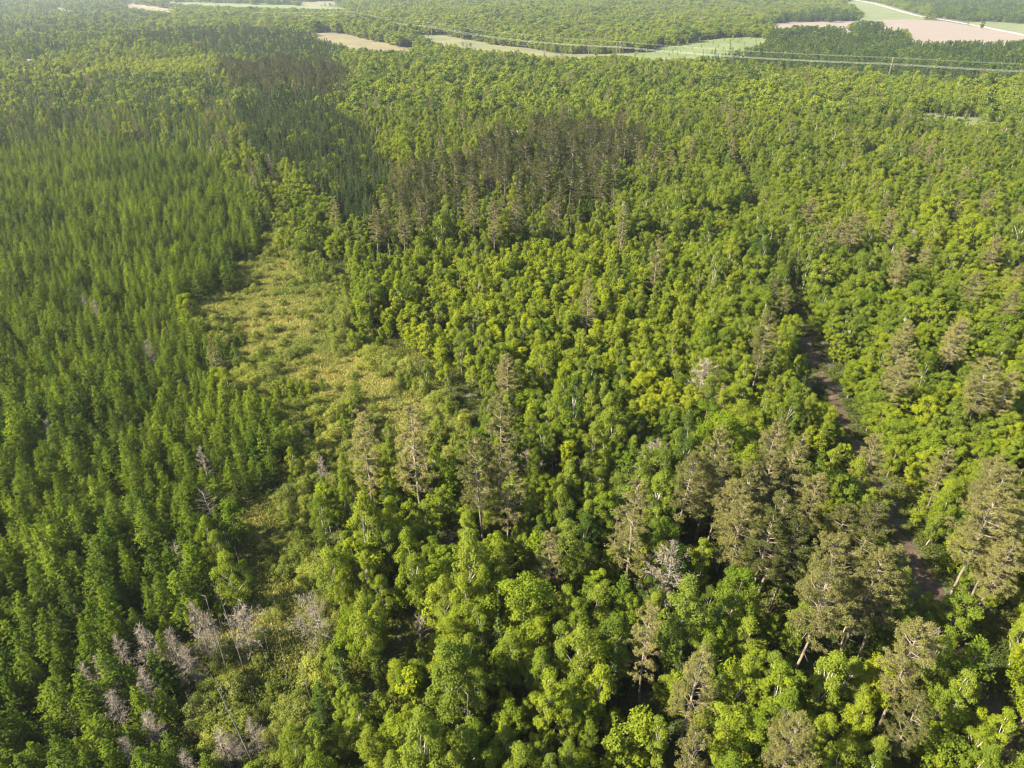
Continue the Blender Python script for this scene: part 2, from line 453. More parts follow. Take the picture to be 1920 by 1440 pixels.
def deadfuzz(kind, i, H, Rc, cmat, tmat, nb=46, twigs=11, round_=False):
    r = np.random.default_rng(4000 + i * 7)
    t = MB(); c = MB()
    lean = r.normal(size=2) * .35
    tp = curve_pts((0, 0, -.3), (lean[0], lean[1], H), 7, .2, r)
    t.tube(tp, np.linspace(.13, .02, 7), 5)
    for b in range(nb):
        u = (b + r.random()) / nb
        z = H * (.12 + .87 * u); a = b * 2.4 + r.normal() * .4
        prof = math.sin(math.pi * min(1, .2 + .72 * u)) if round_ else (1 - u) ** .75
        L = max(.3, Rc * prof * r.uniform(.6, 1.15)); el = r.uniform(-.1, .4) + (.6 * u)
        dr = np.array([math.cos(a) * math.cos(el), math.sin(a) * math.cos(el), math.sin(el)])
        o = np.array([lean[0] * z / H, lean[1] * z / H, z]); e = o + dr * L
        t.tube(curve_pts(o, e, 3, .06 * L, r), np.array([.03, .018, .006]), 3)
        n = int(twigs * max(1, L) * 1.2)
        s = r.uniform(.15, 1, n)[:, None]
        d = unit(dr * .7 + r.normal(size=(n, 3)) * .55)
        tl = r.uniform(.3, .75, n)
        P = o + (e - o) * s + d * tl[:, None] * .5
        N = unit(np.cross(d, r.normal(size=(n, 3))))
        c.leaves(P, N, tl, .042, r, None, d)
        P2 = P + r.normal(size=(n, 3)) * .16; d2 = unit(d + r.normal(size=(n, 3)) * .6)
        c.leaves(P2, unit(np.cross(d2, r.normal(size=(n, 3)))), tl * .6, .035, r, None, d2)
    both(kind, i, t.mesh(kind + '_trunk', [tmat]), c.mesh(kind + '_branches', [cmat]), H)

def snag(kind, i, H, tmat, nb, Lb, fork=False):
    r = np.random.default_rng(5000 + i * 3)
    t = MB(); B_ = []
    lean = r.normal(size=2) * .05 * H
    tp = curve_pts((0, 0, -.3), (lean[0], lean[1], H), 8, .006 * H, r)
    t.tube(tp, np.linspace(.10, .03, 8), 6)
    for b in range(nb):
        c = MB()
        u = r.uniform(.35, 1.0); a = r.uniform(0, 6.28)
        L = Lb * r.uniform(.4, 1.1) * (1.25 - .6 * u); el = r.uniform(-.1, .9)
        o = np.array([lean[0] * u, lean[1] * u, H * u]) + (tp[int(u * 7)] - tp[0] * (1 - int(u * 7) / 7) - tp[-1] * int(u * 7) / 7)
        dr = np.array([math.cos(a) * math.cos(el), math.sin(a) * math.cos(el), math.sin(el)])
        e = o + dr * L
        bp = curve_pts(o, e, 4, .06 * L, r)
        c.tube(bp, np.array([.035, .028, .018, .008]), 4)
        for k in range(int(2 + L * 1.6)):
            s = r.uniform(.3, 1); q = o + (e - o) * s
            c.tube([q, q + unit(dr * .6 + r.normal(size=3) * .6) * r.uniform(.25, .7) * (L * .3 + .3)], [.016, .006], 3)
        B_.append(c.mesh(kind + '_branch', [tmat]))
    both(kind, i, t.mesh(kind + '_trunk', [tmat]), B_, H)

for i in range(5):
    broadleaf('maple', i, 9.5 + i * .35, 1.95 + (i % 3) * .38, .14, 50, 250, .185, M['maple'], M['bark'], .15, (.17, .36))
for i in range(5):
    broadleaf('birch', i, 10.5 + i * .4, 1.35 + (i % 3) * .32, .12, 44, 210, .155, M['birch'], M['whitebark'], .08, (.22, .46), .4)
for i in range(4):
    broadleaf('sapling', i, 6.2 + i * .3, 1.15 + (i % 2) * .25, .08, 22, 150, .20, M['maple'], M['bark'], .06, (.30, .55), .55, 6)
for i in range(4):
    broadleaf('shrub', i, 2.5 + i * .2, 1.55 + (i % 2) * .3, -.1, 20, 170, .15, M['shrub'], M['bark'], .04, (.28, .5), 0., 6)
for i in range(6):
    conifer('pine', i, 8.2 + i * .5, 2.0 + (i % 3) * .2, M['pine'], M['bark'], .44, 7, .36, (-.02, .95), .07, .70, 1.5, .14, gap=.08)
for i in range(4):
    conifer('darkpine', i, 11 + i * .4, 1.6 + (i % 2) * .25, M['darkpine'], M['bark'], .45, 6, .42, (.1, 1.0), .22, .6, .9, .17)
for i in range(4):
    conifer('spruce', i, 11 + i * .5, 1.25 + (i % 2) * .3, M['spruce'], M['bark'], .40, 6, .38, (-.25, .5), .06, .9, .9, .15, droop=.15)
for i in range(6):
    redpine('redpine', i, 20, 2.25 + (i % 3) * .3, .40 + .04 * (i % 3), 54, M['redpine'], M['pinebark'])
for i in range(3):
    redpine('thinpine', i, 19, 1.9 + i * .2, .30, 46, M['redpine'], M['pinebark'], .78)
for i in range(4):
    deadfuzz('deadfuzz', i, 7.5 + i * .5, 1.9, M['deadtwig'], M['greybark'])
for i in range(2):
    deadfuzz('deadround', i, 7.5, 2.5, M['deadtwig'], M['greybark'], 50, 9, True)
for i in range(4):
    snag('snag', i, 12, M['greybark'], [5, 9, 14, 3][i], [1.0, 1.5, 1.8, .7][i])
for i in range(2):
    snag('deadcrown', i, 8, M['greybark'], 34, 2.6)
# coarser foliage for trees more than about 420 m away
for i in range(4):
    broadleaf('far_broadleaf', i, 10 + i * .5, 2.5 + (i % 3) * .3, .14, 16, 52, .62, M['birch'], M['whitebark'], .12, (.32, .5), .2, 3)
for i in range(3):
    conifer('far_pine', i, 10.5 + i * .6, 1.7, M['spruce'], M['bark'], .8, 5, .75, (-.1, .7), .08, .85, .5, .42)
for i in range(3):
    conifer('far_darkpine', i, 11.5 + i * .6, 1.9, M['darkpine'], M['bark'], .8, 5, .75, (0, .9), .2, .6, .5, .42)

# ------------------------------------------------------------------ placing trees
def visible_poly_hit(x, y, h, polys, jit=6.0):
    z = terrain(x, y)
    jx = (vnoise(x, y, 22, 41) - .5) * 5 * jit; jy = (vnoise(x, y, 16, 43) - .35) * jit
    hit = np.zeros(len(x), bool)
    for f in (0, .3, .6, .85):
        px, py, _ = project(x, y, z + h * f)
        px = px + jx; py = py + jy
        for p in polys:
            hit |= inside(px, py, p)
    return hit

FIELD_POLYS = [FIELD, [(-100,109.5),(110,113),(112,117),(-100,115)]] + [p for k, (p, _) in MEADOWS.items()]
def zone_of(x, y):
    z = terrain(x, y)
    px, py, dep = project(x, y, z + 6.5)
    # ragged zone borders
    px = px + (fnoise(x, y, 9, 3) - .5) * (60 * np.clip(150 / dep, 0, 1)) + (fnoise(x, y, 45, 13) - .5) * 90 * np.clip(dep / 500, 0, 1)
    py = py + (fnoise(x, y, 9, 5) - .5) * (40 * np.clip(150 / dep, 0, 1)) + (fnoise(x, y, 45, 15) - .5) * 34 * np.clip(dep / 500, 0, 1) * np.clip(420 / dep, .2, 1) ** 1.5
    Z = np.full(len(x), 'mixed', dtype='U10')
    for name, poly in (('farleft', FARLEFT), ('swamp', SWAMP), ('sapl', SAPL), ('oaks', OAKS), ('shrub', SHRUBZ), ('plant', PLANT), ('dark', DARKPINE), ('redband', REDBAND), ('ridge', RIDGE),
                       ('topdark', TOPDARK), ('bright', BRIGHT), ('belt', BELT), ('belt', EDGE1), ('topright', TOPRIGHT), ('yellow', YELLOW1), ('yellow', YELLOW2)):
        Z[inside(px, py, poly)] = name
    pg, qg, _ = project(x, y, z)
    glade = inside(pg, qg, GLADE) | inside(pg, qg, GLADE2)
    Z[glade & (Z != 'plant')] = 'glade'
    clear = inside(pg + (fnoise(x, y, 7, 8) - .5) * 50, qg + (fnoise(x, y, 7, 9) - .5) * 30, CLEARING)
    Z[clear] = 'clearing'
    return Z

def grid(s, jit, y0, y1, seed):
    r = np.random.default_rng(seed)
    ys = np.arange(y0, y1, s * .87)
    X = []; Y = []
    for k, yy in enumerate(ys):
        hw = .80 * (yy * cp + CAM_H * sp) + 40
        xs = np.arange(-hw, hw, s) + (k % 2) * s / 2
        X.append(xs); Y.append(np.full(len(xs), yy))
    X = np.concatenate(X); Y = np.concatenate(Y)
    return X + r.uniform(-jit, jit, len(X)) * s, Y + r.uniform(-jit, jit, len(Y)) * s

LISTED = []      # hand-placed trees: (kind, x, y, height, tint, descriptor)
def top_at(kind, tx, ty, H, tint=.5, desc=None, scale=1.0):
    x, y = ground(tx, ty, H)
    LISTED.append((kind, x, y, H, tint, desc, scale))
def base_at(kind, bx, by, ty, tint=.5, desc=None, scale=1.0):
    x, y = ground(bx, by)
    LISTED.append((kind, x, y, max(1.5, height_of(x, y, ty)), tint, desc, scale))

# tall brown-green pines
RP = [(1343,806,22,.5),(1293,845,20,.6),(1357,852,19,.45),(1410,877,20,.55),(1452,848,17,.5),(1502,817,20,.6),(1534,895,18,.45),(1403,930,20,.5),(1467,930,20,.3),
      (1490,975,18,.3),(1633,940,19,.4),(1583,1010,21,.45),(1647,1030,21,.3),(1688,1045,20,.25),(1548,1068,21,.5),(1736,1178,19,.4),(1870,930,22,.6),(1895,885,20,.5),
      (1868,860,16,.7),(1310,1230,17,.6),(1305,1372,15,.6),(1512,1345,17,.4),(1225,1145,17,.9),(1199,900,22,.7),(902,825,22,.6),(929,740,22,.7),(771,760,23,.8),
      (674,780,21,.85),(1026,998,15,.8),(966,368,20,.55),(925,372,20,.45),(887,355,21,.5),(1045,372,19,.6),(1169,382,20,.7),(1240,446,19,.8),(1105,525,17,.8),
      (750,382,20,.7),(722,380,19,.6),(782,360,20,.5),(1441,585,21,.6),(1464,525,18,.35),(1610,397,19,.8),(1681,394,18,.7),(1527,371,16,.8),(1696,465,18,.7),
      (1711,607,18,.7),(1801,596,18,.75),(1865,679,19,.75),(1809,360,17,.6),(1854,355,17,.6),(1467,799,14,.5),(1600,955,17,.35),(1445,960,19,.35),(1380,905,18,.6),
      (807,289,19,.5),(849,292,19,.4),(884,308,19,.4),(918,281,19,.5),(945,289,20,.4),(984,262,20,.5),(976,304,20,.4),(1015,254,20,.35),(1042,265,20,.35),
      (1073,250,20,.4),(1069,300,20,.3),(1026,308,20,.35),(1111,246,20,.4),(1142,239,21,.4),(1173,242,21,.4),(1192,243,20,.35),(1234,246,21,.5),(1153,296,20,.5),
      (1115,296,20,.5),(1223,277,20,.55),(903,258,18,.5),(1000,330,18,.4),(1050,335,18,.35),(1090,320,18,.4),(860,340,18,.5),(700,395,17,.6),(1130,330,18,.5),
      (1720,1305,15,.5),(1890,1010,17,.5),(1905,960,19,.5)]
for q in RP:
    if q[1] < 345: q = q[:3] + (q[3] * .35,)
    thin = q[:2] in ((1225,1145),(1199,900),(929,740),(771,760),(674,780),(1026,998),(1240,446),(1105,525),(1310,1230),(1305,1372),(1169,382),(1502,817),(1343,806))
    top_at('thinpine' if thin else 'redpine', *q)
# grey snags, base and top rows
for bx, by, ty in ((463,1092,1018),(460,1262,1092),(427,1260,1122),(430,1245,1159),(506,1235,1165),(523,1159,1113),(502,1254,1199),(538,1275,1171),(566,1168,1116),
                   (601,1214,1177),(586,1321,1229),(604,1281,1254),(482,1445,1266),(485,1330,1281),(372,1361,1294),(531,1428,1358),(541,1420,1366),(350,1391,1360),
                   (315,740,705),(450,990,925),(1660,1262,1228),(1352,1112,1010),(1135,720,680),(795,600,560),(1322,560,515),(1072,665,620),(1196,328,290),(1203,326,292),
                   (960,560,525),(1665,500,470),(1312,690,640),(640,1240,1180)):
    base_at('snag', bx, by, ty, random.uniform(.3, .9), None, .62)
for bx, by, ty in ((405,985,922),(350,1092,1024),(844,1045,997),(895,1090,1050),(1090,905,860),(790,1215,1160),(1598,475,425),(1375,400,365),(975,235,190),(1035,225,190),(1480,130,112)):
    base_at('deadcrown', bx, by, ty, .6)
for tx, ty, H in ((357,1130,10),(318,1182,9),(378,1160,9),(340,1215,8),(215,1190,8),(258,1178,9),(180,1238,8),(150,1250,7),(262,1262,8),(205,1300,8),(270,1332,7),(345,1410,7),
                  (232,1385,7),(176,565,8),(154,555,8),(82,790,8),(371,840,8),(273,640,7),(393,275,10),(503,290,11),(468,1345,8),(410,1368,7),(435,1372,6),(600,860,7)):
    top_at('deadfuzz', tx, ty, H, random.uniform(.3, .8))
for tx, ty, H in ((577,1128,10),(450,1140,9),(996,850,8),(1229,832,11),(1329,678,13),(1254,1030,13),(660,930,7),(1750,1180,8)):
    top_at('deadround', tx, ty, H, random.uniform(.3, .9))
for tx, ty, H, k_ in ((1625,42,17,'maple'),(1608,50,14,'maple'),(1640,50,15,'maple'),(1500,54,15,'maple'),(1520,52,15,'maple'),(1545,50,16,'maple'),(1572,53,15,'maple'),(1485,57,13,'maple'),
                      (1657,47,15,'spruce'),(1672,51,14,'spruce'),(1682,55,14,'spruce'),(1690,60,12,'spruce'),(1342,88,10,'spruce'),(1368,94,9,'spruce'),(1845,39,12,'maple'),(1820,30,14,'spruce')):
    top_at(k_, tx, ty, H, .1 if k_ == 'maple' else .4, None, 1.5)
# single green conifers standing in and around the grass clearing
for tx, ty, H in ((665,700,7.5),(700,738,5),(346,556,5),(600,705,4),(424,592,7),(487,655,4.5),(478,735,6),(540,700,3.5),(402,575,4),(630,770,4.5),(505,770,8),(450,620,4)):
    top_at('pine', tx, ty, H, .35)
# large birches of the lower middle
for tx, ty, H in ((925,1010,12),(872,950,13),(880,1068,15),(850,1192,15),(1120,1092,13),(1085,1165,15),(1030,1262,15),(740,925,14),(725,830,11),(375,968,11),(425,1035,12),
                  (1330,1010,13),(1510,1120,14),(820,780,8),(1600,1235,11),(960,1180,12),(1245,1350,12),(1420,1150,13),(1100,935,11),(1370,612,12),(445,235,13),(465,260,13)):
    top_at('birch', tx, ty, H, .55)
for tx, ty, H in ((540,335,12),(560,352,12),(588,368,11),(612,380,11),(520,352,10),(545,392,11),(572,412,11),(527,425,9),(562,440,9),(455,240,12),(472,275,12),(440,255,11),(432,300,10),(500,340,10),
                  (575,345,11),(610,360,11),(540,330,9),(700,530,9),(620,440,9),(650,430,9),(520,390,9),(1395,330,12),(1820,1120,10),(1900,590,11)):
    top_at('maple', tx, ty, H, .5, None, 1.25)

LX = np.array([q[1] for q in LISTED]); LY = np.array([q[2] for q in LISTED])
_tp = [q for q in LISTED if q[0] in ('redpine', 'thinpine') and q[2] < 330]
PX = np.array([q[1] for q in _tp]); PY = np.array([q[2] for q in _tp])
POOL = {}        # kind -> list of arrays (x, y, height scale, tint, width scale)
def put(kind, x, y, s, t, w):
    POOL.setdefault(kind, []).append(np.stack([x, y, s, t, w], 1))

# rule per zone: spacing (m), list of (kind, share, scale lo, hi, tint lo, hi)
ZR = {
 'plant':  (3.0, [('pine', .985, .54, 1.02, .20, .80), ('birch', .015, .6, .9, .4, .6)]),
 'dark':   (3.0, [('darkpine', .88, .75, 1.2, .1, .55), ('pine', .06, .9, 1.2, .1, .4), ('maple', .06, .9, 1.1, .4, .6)]),
 'redband':(3.9, [('redpine', .32, .66, .82, .0, .3), ('darkpine', .34, .9, 1.25, .3, .8), ('birch', .26, .9, 1.1, .2, .7)]),
 'ridge':  (3.9, [('redpine', .20, .75, .98, .0, .35), ('darkpine', .30, .7, 1.2, .2, .7), ('birch', .34, .8, 1.15, .2, .8), ('maple', .16, .8, 1.1, .2, .7)]),
 'topdark':(3.7, [('darkpine', .8, .8, 1.1, .2, .5), ('birch', .2, .8, 1.0, .4, .6)]),
 'swamp':  (3.0, [('spruce', .48, .65, 1.2, .1, .8), ('birch', .34, .6, 1.1, .3, .8), ('thinpine', .03, .6, .75, .5, .9), ('pine', .15, .8, 1.2, .1, .4)]),
 'bright': (3.9, [('birch', .95, .8, 1.0, .85, 1.05), ('spruce', .05, .7, .9, .4, .6)]),
 'belt':   (3.9, [('spruce', .58, .75, 1.35, .1, .6), ('darkpine', .2, .8, 1.3, .3, .8), ('maple', .22, .8, 1.35, .0, .35)]),
 'topright':(4.6, [('maple', .5, .8, 1.25, .1, .45), ('spruce', .5, .8, 1.3, .1, .7)]),
 'farleft':(4.3, [('birch', .52, .6, 1.2, .2, .7), ('spruce', .48, .7, 1.25, .1, .7)]),
 'sapl':   (2.35, [('sapling', .83, .62, 1.35, .35, .98), ('birch', .11, .55, .9, .3, .8), ('maple', .05, .6, .85, .1, .6), ('snag', .01, .5, .9, .2, .8)]),
 'shrub':  (2.1, [('shrub', .82, .6, 1.5, .35, 1.0), ('sapling', .11, .4, .9, .35, .7), ('birch', .05, .45, .75, .4, .7), ('pine', .02, .4, .6, .3, .5)]),
 'glade':  (2.6, [('shrub', .34, .45, .9, .35, .85), ('sapling', .10, .45, .75, .35, .8), ('none', .56, 1, 1, 0, 0)]),
 'clearing':(2.3, [('shrub', .42, .22, .85, .4, 1.0), ('pine', .015, .25, .4, .3, .5), ('none', .565, 1, 1, 0, 0)]),
 'yellow': (3.4, [('maple', 1.0, .8, 1.05, .95, 1.15)]),
 'oaks':   (3.0, [('maple', .76, .68, 1.05, .28, .80), ('birch', .22, .75, 1.1, .2, .7), ('redpine', .02, .75, .85, .6, .8)]),
 'mixed':  (2.75, [('birch', .42, .58, 1.15, .18, .86), ('maple', .23, .62, 1.12, .15, .80), ('sapling', .252, .7, 1.4, .3, .95), ('pine', .022, .7, 1.1, .15, .4), ('darkpine', .018, .6, .9, .1, .4),
                  ('spruce', .020, .6, .95, .2, .8), ('thinpine', .009, .6, .95, .5, .9), ('snag', .008, .5, 1.0, .3, .9), ('deadfuzz', .006, .7, 1.2, .2, .9)]),
}
NEARH = {'pine': 9.5, 'darkpine': 11, 'redpine': 18, 'birch': 10, 'maple': 9.5, 'sapling': 6.5, 'shrub': 2.6, 'spruce': 11, 'thinpine': 16, 'snag': 10, 'deadfuzz': 8}
done = {}
for zi, (zn, (s0, rules)) in enumerate(ZR.items()):
    for band, (y0, y1, ks) in enumerate(((3, 430, 1.0), (430, 900, 1.28), (900, 3100, 1.75))):
        s = s0 * ks
        if zn in ('shrub', 'glade', 'clearing', 'sapl', 'yellow') and band == 2: continue
        x, y = grid(s, .47 if zn not in ('plant', 'dark') else .36, y0, y1, 100 + zi * 3 + band)
        m = zone_of(x, y) == zn
        x, y = x[m], y[m]
        if not len(x): continue
        r = np.random.default_rng(500 + zi * 3 + band)
        u = r.random(len(x)); acc = 0
        patch = fnoise(x, y, 26, 4)                       # stands of one kind of tree
        for kind, share, s1, s2, t1, t2 in rules:
            k = (u >= acc) & (u < acc + share + 1e-9); acc += share
            if kind == 'none' or not k.any(): continue
            xx, yy = x[k], y[k]
            sc_ = r.uniform(s1, s2, len(xx)) * (.68 + .62 * fnoise(xx, yy, 22, 11))
            if kind in ('birch', 'maple') and zn in ('mixed', 'sapl', 'swamp'): sc_ = sc_ * np.where(r.random(len(xx)) < .13, 1.35, 1.0)
            if ks > 1.5: sc_ = sc_ * 1.08
            tint = t1 + (t2 - t1) * np.clip(.45 * r.random(len(xx)) + 1.1 * fnoise(xx, yy, 38, 21) - .27, 0, 1)
            w = r.uniform(.78, 1.22, len(xx)) * (1.22 if kind == 'pine' else (.9 if kind == 'birch' else 1)) * (ks if ks > 1.5 and kind not in ('snag',) else (1.12 if ks > 1 else 1))
            # keep trees out of fields, roads, the track and out of listed trees
            h = NEARH[kind] * sc_
            ok = np.ones(len(xx), bool)
            far = yy > 330
            if far.any():
                hit = visible_poly_hit(xx[far], yy[far], h[far], FIELD_POLYS)
                ok[np.where(far)[0][hit]] = False
            if zn in ('mixed', 'sapl', 'oaks', 'swamp') and kind != 'shrub':
                ok &= ~((fnoise(xx, yy, 13, 61) < .30) & (r.random(len(xx)) < .75))
            if band == 0:
                for ox in (-.9, .1, 1.1): ok &= ~visible_poly_hit(xx + ox * (kind != 'shrub'), yy, h, [VIS1, VIS2], 0.0)
            dt = dist_line(xx, yy, TRACK)
            ok &= dt > (2.0 if kind == 'shrub' else 2.7) * np.where(yy > 135, 1.28, 1.1)
            if band > 0:
                ok &= dist_line(xx, yy, ROAD) > 9 + h
                ok &= dist_line(xx, yy, ROAD2) > 7
            if kind not in ('shrub',) and zn != 'shrub' and band == 0:
                # nothing tall between the camera and the open clearing
                ok &= ~visible_poly_hit(xx, yy, h * .8, [CLEARING])
                if zn != 'plant':
                    ok &= ~(visible_poly_hit(xx, yy, h * .75, [SHRUBZ]) & (r.random(len(xx)) < .85))
            if band == 0 and kind not in ('shrub',):
                dm = np.min(np.hypot(xx[:, None] - LX[None], yy[:, None] - LY[None]), axis=1)
                ok &= dm > (1.6 if kind in ('pine', 'sapling') else 2.1)
                dp = np.min(np.hypot((xx[:, None] - PX[None]) * 1.2, yy[:, None] - (PY[None] - 2.6)), axis=1)
                ok &= dp > 3.6
            put(kind, xx[ok], yy[ok], sc_[ok], tint[ok], w[ok])

# little planted trees in rows on the green meadow
for row in range(5):
    for k in range(16):
        px = 1190 + k * 16 + row * 6; py = 109 - row * 6.5 - k * .55 + random.uniform(-1, 1)
        if py > 72 and inside([px], [py], MEADOWS['c'][0])[0] and random.random() < .7:
            x, y = ground(px, py)
            put('sapling', np.array([x]), np.array([y]), np.array([random.uniform(.5, 1.0)]), np.array([.95]), np.array([.8]))
for px, py, s, kind in ((1318,104,.6,'pine'),(1368,104,1.0,'spruce'),(1372,106,.8,'spruce'),(1341,102,.6,'spruce'),(882,90,.55,'maple'),(868,88,.5,'maple'),(875,92,.6,'maple')):
    x, y = ground(px, py)
    put(kind, np.array([x]), np.array([y]), np.array([s]), np.array([.4]), np.array([1.3]))

# ------------------------------------------------------------------ things
def set_props(o, label=None, cat=None, group=None, kind=None):
    if label: o['label'] = label
    if cat: o['category'] = cat
    if group: o['group'] = group
    if kind: o['kind'] = kind

INFO = {  # kind -> thing name, category, noun, crown part name
 'pine': ('pine_tree', 'pine tree', 'young pine', 'crown'),
 'darkpine': ('dark_pine_tree', 'pine tree', 'dark pine', 'crown'),
 'spruce': ('spruce_tree', 'spruce', 'spruce', 'crown'),
 'redpine': ('tall_pine_tree', 'pine tree', 'tall pine', 'crown'),
 'thinpine': ('thinning_pine_tree', 'pine tree', 'thin-crowned pine', 'crown'),
 'birch': ('birch_tree', 'birch tree', 'birch', 'crown'),
 'maple': ('maple_tree', 'maple tree', 'maple', 'crown'),
 'sapling': ('sapling', 'sapling', 'leafy sapling', 'crown'),
 'shrub': ('shrub', 'shrub', 'shrub', 'crown'),
 'deadfuzz': ('dead_conifer', 'dead tree', 'twiggy dead conifer', 'branches'),
 'deadround': ('dead_tree', 'dead tree', 'rounded dead tree', 'branches'),
 'deadcrown': ('bare_tree', 'dead tree', 'leafless spreading tree', 'branch'),
 'snag': ('tree_snag', 'dead tree', 'bare grey snag', 'branch'),
}
GNAME = {'pine': 'young pines of the dense plantation', 'darkpine': 'dark pines beyond the plantation', 'spruce': 'spruces among the far woods',
         'redpine': 'tall pines above the broadleaf canopy', 'thinpine': 'thin tall pines above the canopy', 'birch': 'birches of the mixed wood',
         'maple': 'maples of the mixed wood', 'sapling': 'saplings in the young growth', 'shrub': 'shrubs round the clearing',
         'deadfuzz': 'dead twiggy conifers', 'deadround': 'dead rounded trees', 'deadcrown': 'leafless spreading trees', 'snag': 'bare grey snags'}
def gp(px, py): return ground(px, py)
LAND = [(n, *gp(px, py)) for n, px, py in (
    ('the grass clearing', 480, 600), ('the grass clearing', 600, 560), ('the grass clearing', 700, 720), ('the clearing tip', 460, 500), ('the clearing tip', 800, 800),
    ('the snag stand', 500, 1200), ('the snag stand', 430, 1200), ('the dead grey thicket', 220, 1290), ('the dead grey thicket', 350, 1240),
    ('the small grassy glade', 480, 1000), ('the red pine cluster', 1580, 1200), ('the tall pine group', 1430, 1050), ('the far pine ridge', 1050, 360),
    ('the far pine ridge', 1180, 340), ('the yellow maples', 1230, 790), ('the yellow bush', 1650, 1340), ('the dirt track bend', 1760, 1130), ('the dirt track bend', 1800, 1200),
    ('the dirt track', 1600, 840), ('the dirt track', 1540, 710), ('the upper dirt track', 1490, 600), ('the upper dirt track', 1410, 420), ('the far meadow strip', 1750, 220),
    ('the dark pine stand', 620, 330), ('the power line', 1400, 130), ('the plantation edge', 400, 780), ('the plantation edge', 440, 900), ('the big maple clump', 570, 440))]
def colour_word(kind, t):
    if kind in ('snag', 'deadcrown', 'deadfuzz', 'deadround'):
        return 'pale' if t > .6 else ('dull' if t < .4 else 'weathered')
    if kind in ('redpine', 'thinpine'):
        return 'tawny' if t > .68 else ('olive' if t < .42 else 'greyish')
    if t > .85: return 'yellow-green'
    if t > .64: return 'bright-green'
    if t > .5: return 'fresh-green'
    if t > .38: return 'mid-green'
    return 'deep-green'
def size_word(s):
    for lim, w in ((1.25, 'huge'), (1.08, 'large'), (.94, 'medium'), (.8, 'smallish'), (.66, 'small')):
        if s > lim: return w
    return 'tiny'
def relation(x, y):
    d, n, a, b = sorted(((math.hypot(x - a, y - b), n, a, b) for n, a, b in LAND))[0]
    dx, dy = x - a, y - b
    if d < 7: w = 'beside'
    elif abs(dx) > abs(dy): w = 'left of' if dx < 0 else 'right of'
    else: w = 'before' if dy < 0 else 'behind'
    return w, n

TEMPL = {}
def make_tree(kind, pi, x, y, H, tint, w, rot, label, group):
    """a thing: Empty at the base > trunk, crown; the first of each mesh pair is built, later ones are copies of it"""
    name, cat, noun, crown_name = INFO[kind]
    tm, cm, H0 = PROTO[kind][pi]
    e = bpy.data.objects.new(name, None)
    e.empty_display_size = .5
    col.objects.link(e)
    s = H / H0
    e.location = (x, y, float(terrain(x, y)))
    e.rotation_euler = (0, 0, rot)
    e.scale = (s * w, s * w, s)
    set_props(e, label, cat, group)
    key = (kind, pi)
    if key not in TEMPL:
        TEMPL[key] = [bpy.data.objects.new('trunk', tm)] + [bpy.data.objects.new(crown_name, q) for q in (cm if isinstance(cm, list) else [cm])]
        if crown_name == 'branches': TEMPL[key][1]['kind'] = 'stuff'
        parts = TEMPL[key]
    else:
        parts = [q.copy() for q in TEMPL[key]]
    for o in parts:
        o.parent = e; o['tint'] = float(tint)
        col.objects.link(o)
    return e

def full_label(kind, x, y, H, tint, extra=''):
    noun = INFO[kind][2]
    H0 = PROTO[kind][0][2]
    rel, land = relation(x, y)
    px, py, _ = project(x, y, terrain(x, y) + H * .7)
    W10 = ['one tenth', 'one tenth', 'two tenths', 'three tenths', 'four tenths', 'halfway', 'six tenths', 'seven tenths', 'eight tenths', 'nine tenths', 'nine tenths']
    a_ = 'left border' if px < 96 else ('right border' if px > 1824 else W10[int(px / 192 + .5)] + ' across')
    b_ = 'at top' if py < 72 else ('at bottom' if py > 1368 else W10[int(min(1439, py) / 144 + .5)].replace(' tenths', '').replace(' tenth', '') + ' down')
    return f"{size_word(H / H0)} {colour_word(kind, tint)} {noun} {rel} {land}, {a_}, {b_}"

labels_used = {}
def uniq(label):
    labels_used[label] = labels_used.get(label, 0) + 1
    return label
for k, (kind, x, y, H, tint, desc, wsc) in enumerate(LISTED):
    pi = k % len(PROTO[kind])
    make_tree(kind, pi, x, y, H, tint, wsc * random.uniform(.92, 1.1) * (1.0 if H > 8 or kind not in ('redpine', 'thinpine') else 1.2), random.uniform(0, 6.28),
              uniq(full_label(kind, x, y, H, tint)), GNAME[kind])

REST = {}
for kind, arrs in POOL.items():
    A = np.concatenate(arrs)
    npro = len(PROTO[kind])
    x, y = A[:, 0], A[:, 1]
    H0 = np.array([PROTO[kind][i][2] for i in range(npro)])
    pi = np.arange(len(A)) % npro
    H = H0[pi] * A[:, 2]
    z = terrain(x, y)
    px, py, dep = project(x, y, z + H * .8)
    seen = (px > 8) & (px < 1912) & (py > 6) & (py < 1432) & (dep > 0)
    already = sum(1 for q in LISTED if q[0] == kind)
    cap = 300 - already
    order = np.where(seen)[0]
    order = order[np.argsort(dep[order])]
    chosen = order[:cap] if kind not in ('snag', 'deadfuzz', 'thinpine', 'redpine', 'spruce') else order[:cap]
    rot = rng.uniform(0, 6.28, len(A))
    for j in chosen:
        make_tree(kind, int(pi[j]), float(x[j]), float(y[j]), float(H[j]), float(A[j, 3]), float(A[j, 4]), float(rot[j]),
                  uniq(full_label(kind, x[j], y[j], H[j], A[j, 3])), GNAME[kind])
    m = np.ones(len(A), bool); m[chosen] = False
    REST[kind] = (A[m], rot[m])

# ------------------------------------------------------------------ everything past the nearest 300 of a kind: one object per kind
def join_proto(tm, cm, name):
    me = bpy.data.meshes.new(name)
    bm = bmesh.new(); bm.from_mesh(tm)
    nt = len(bm.faces)
    for q in (cm if isinstance(cm, list) else [cm]): bm.from_mesh(q)
    cm = cm[0] if isinstance(cm, list) else cm
    bm.faces.ensure_lookup_table()
    for f in bm.faces[nt:]: f.material_index = 1
    bm.to_mesh(me); bm.free()
    me.materials.append(tm.materials[0]); me.materials.append(cm.materials[0])
    return me

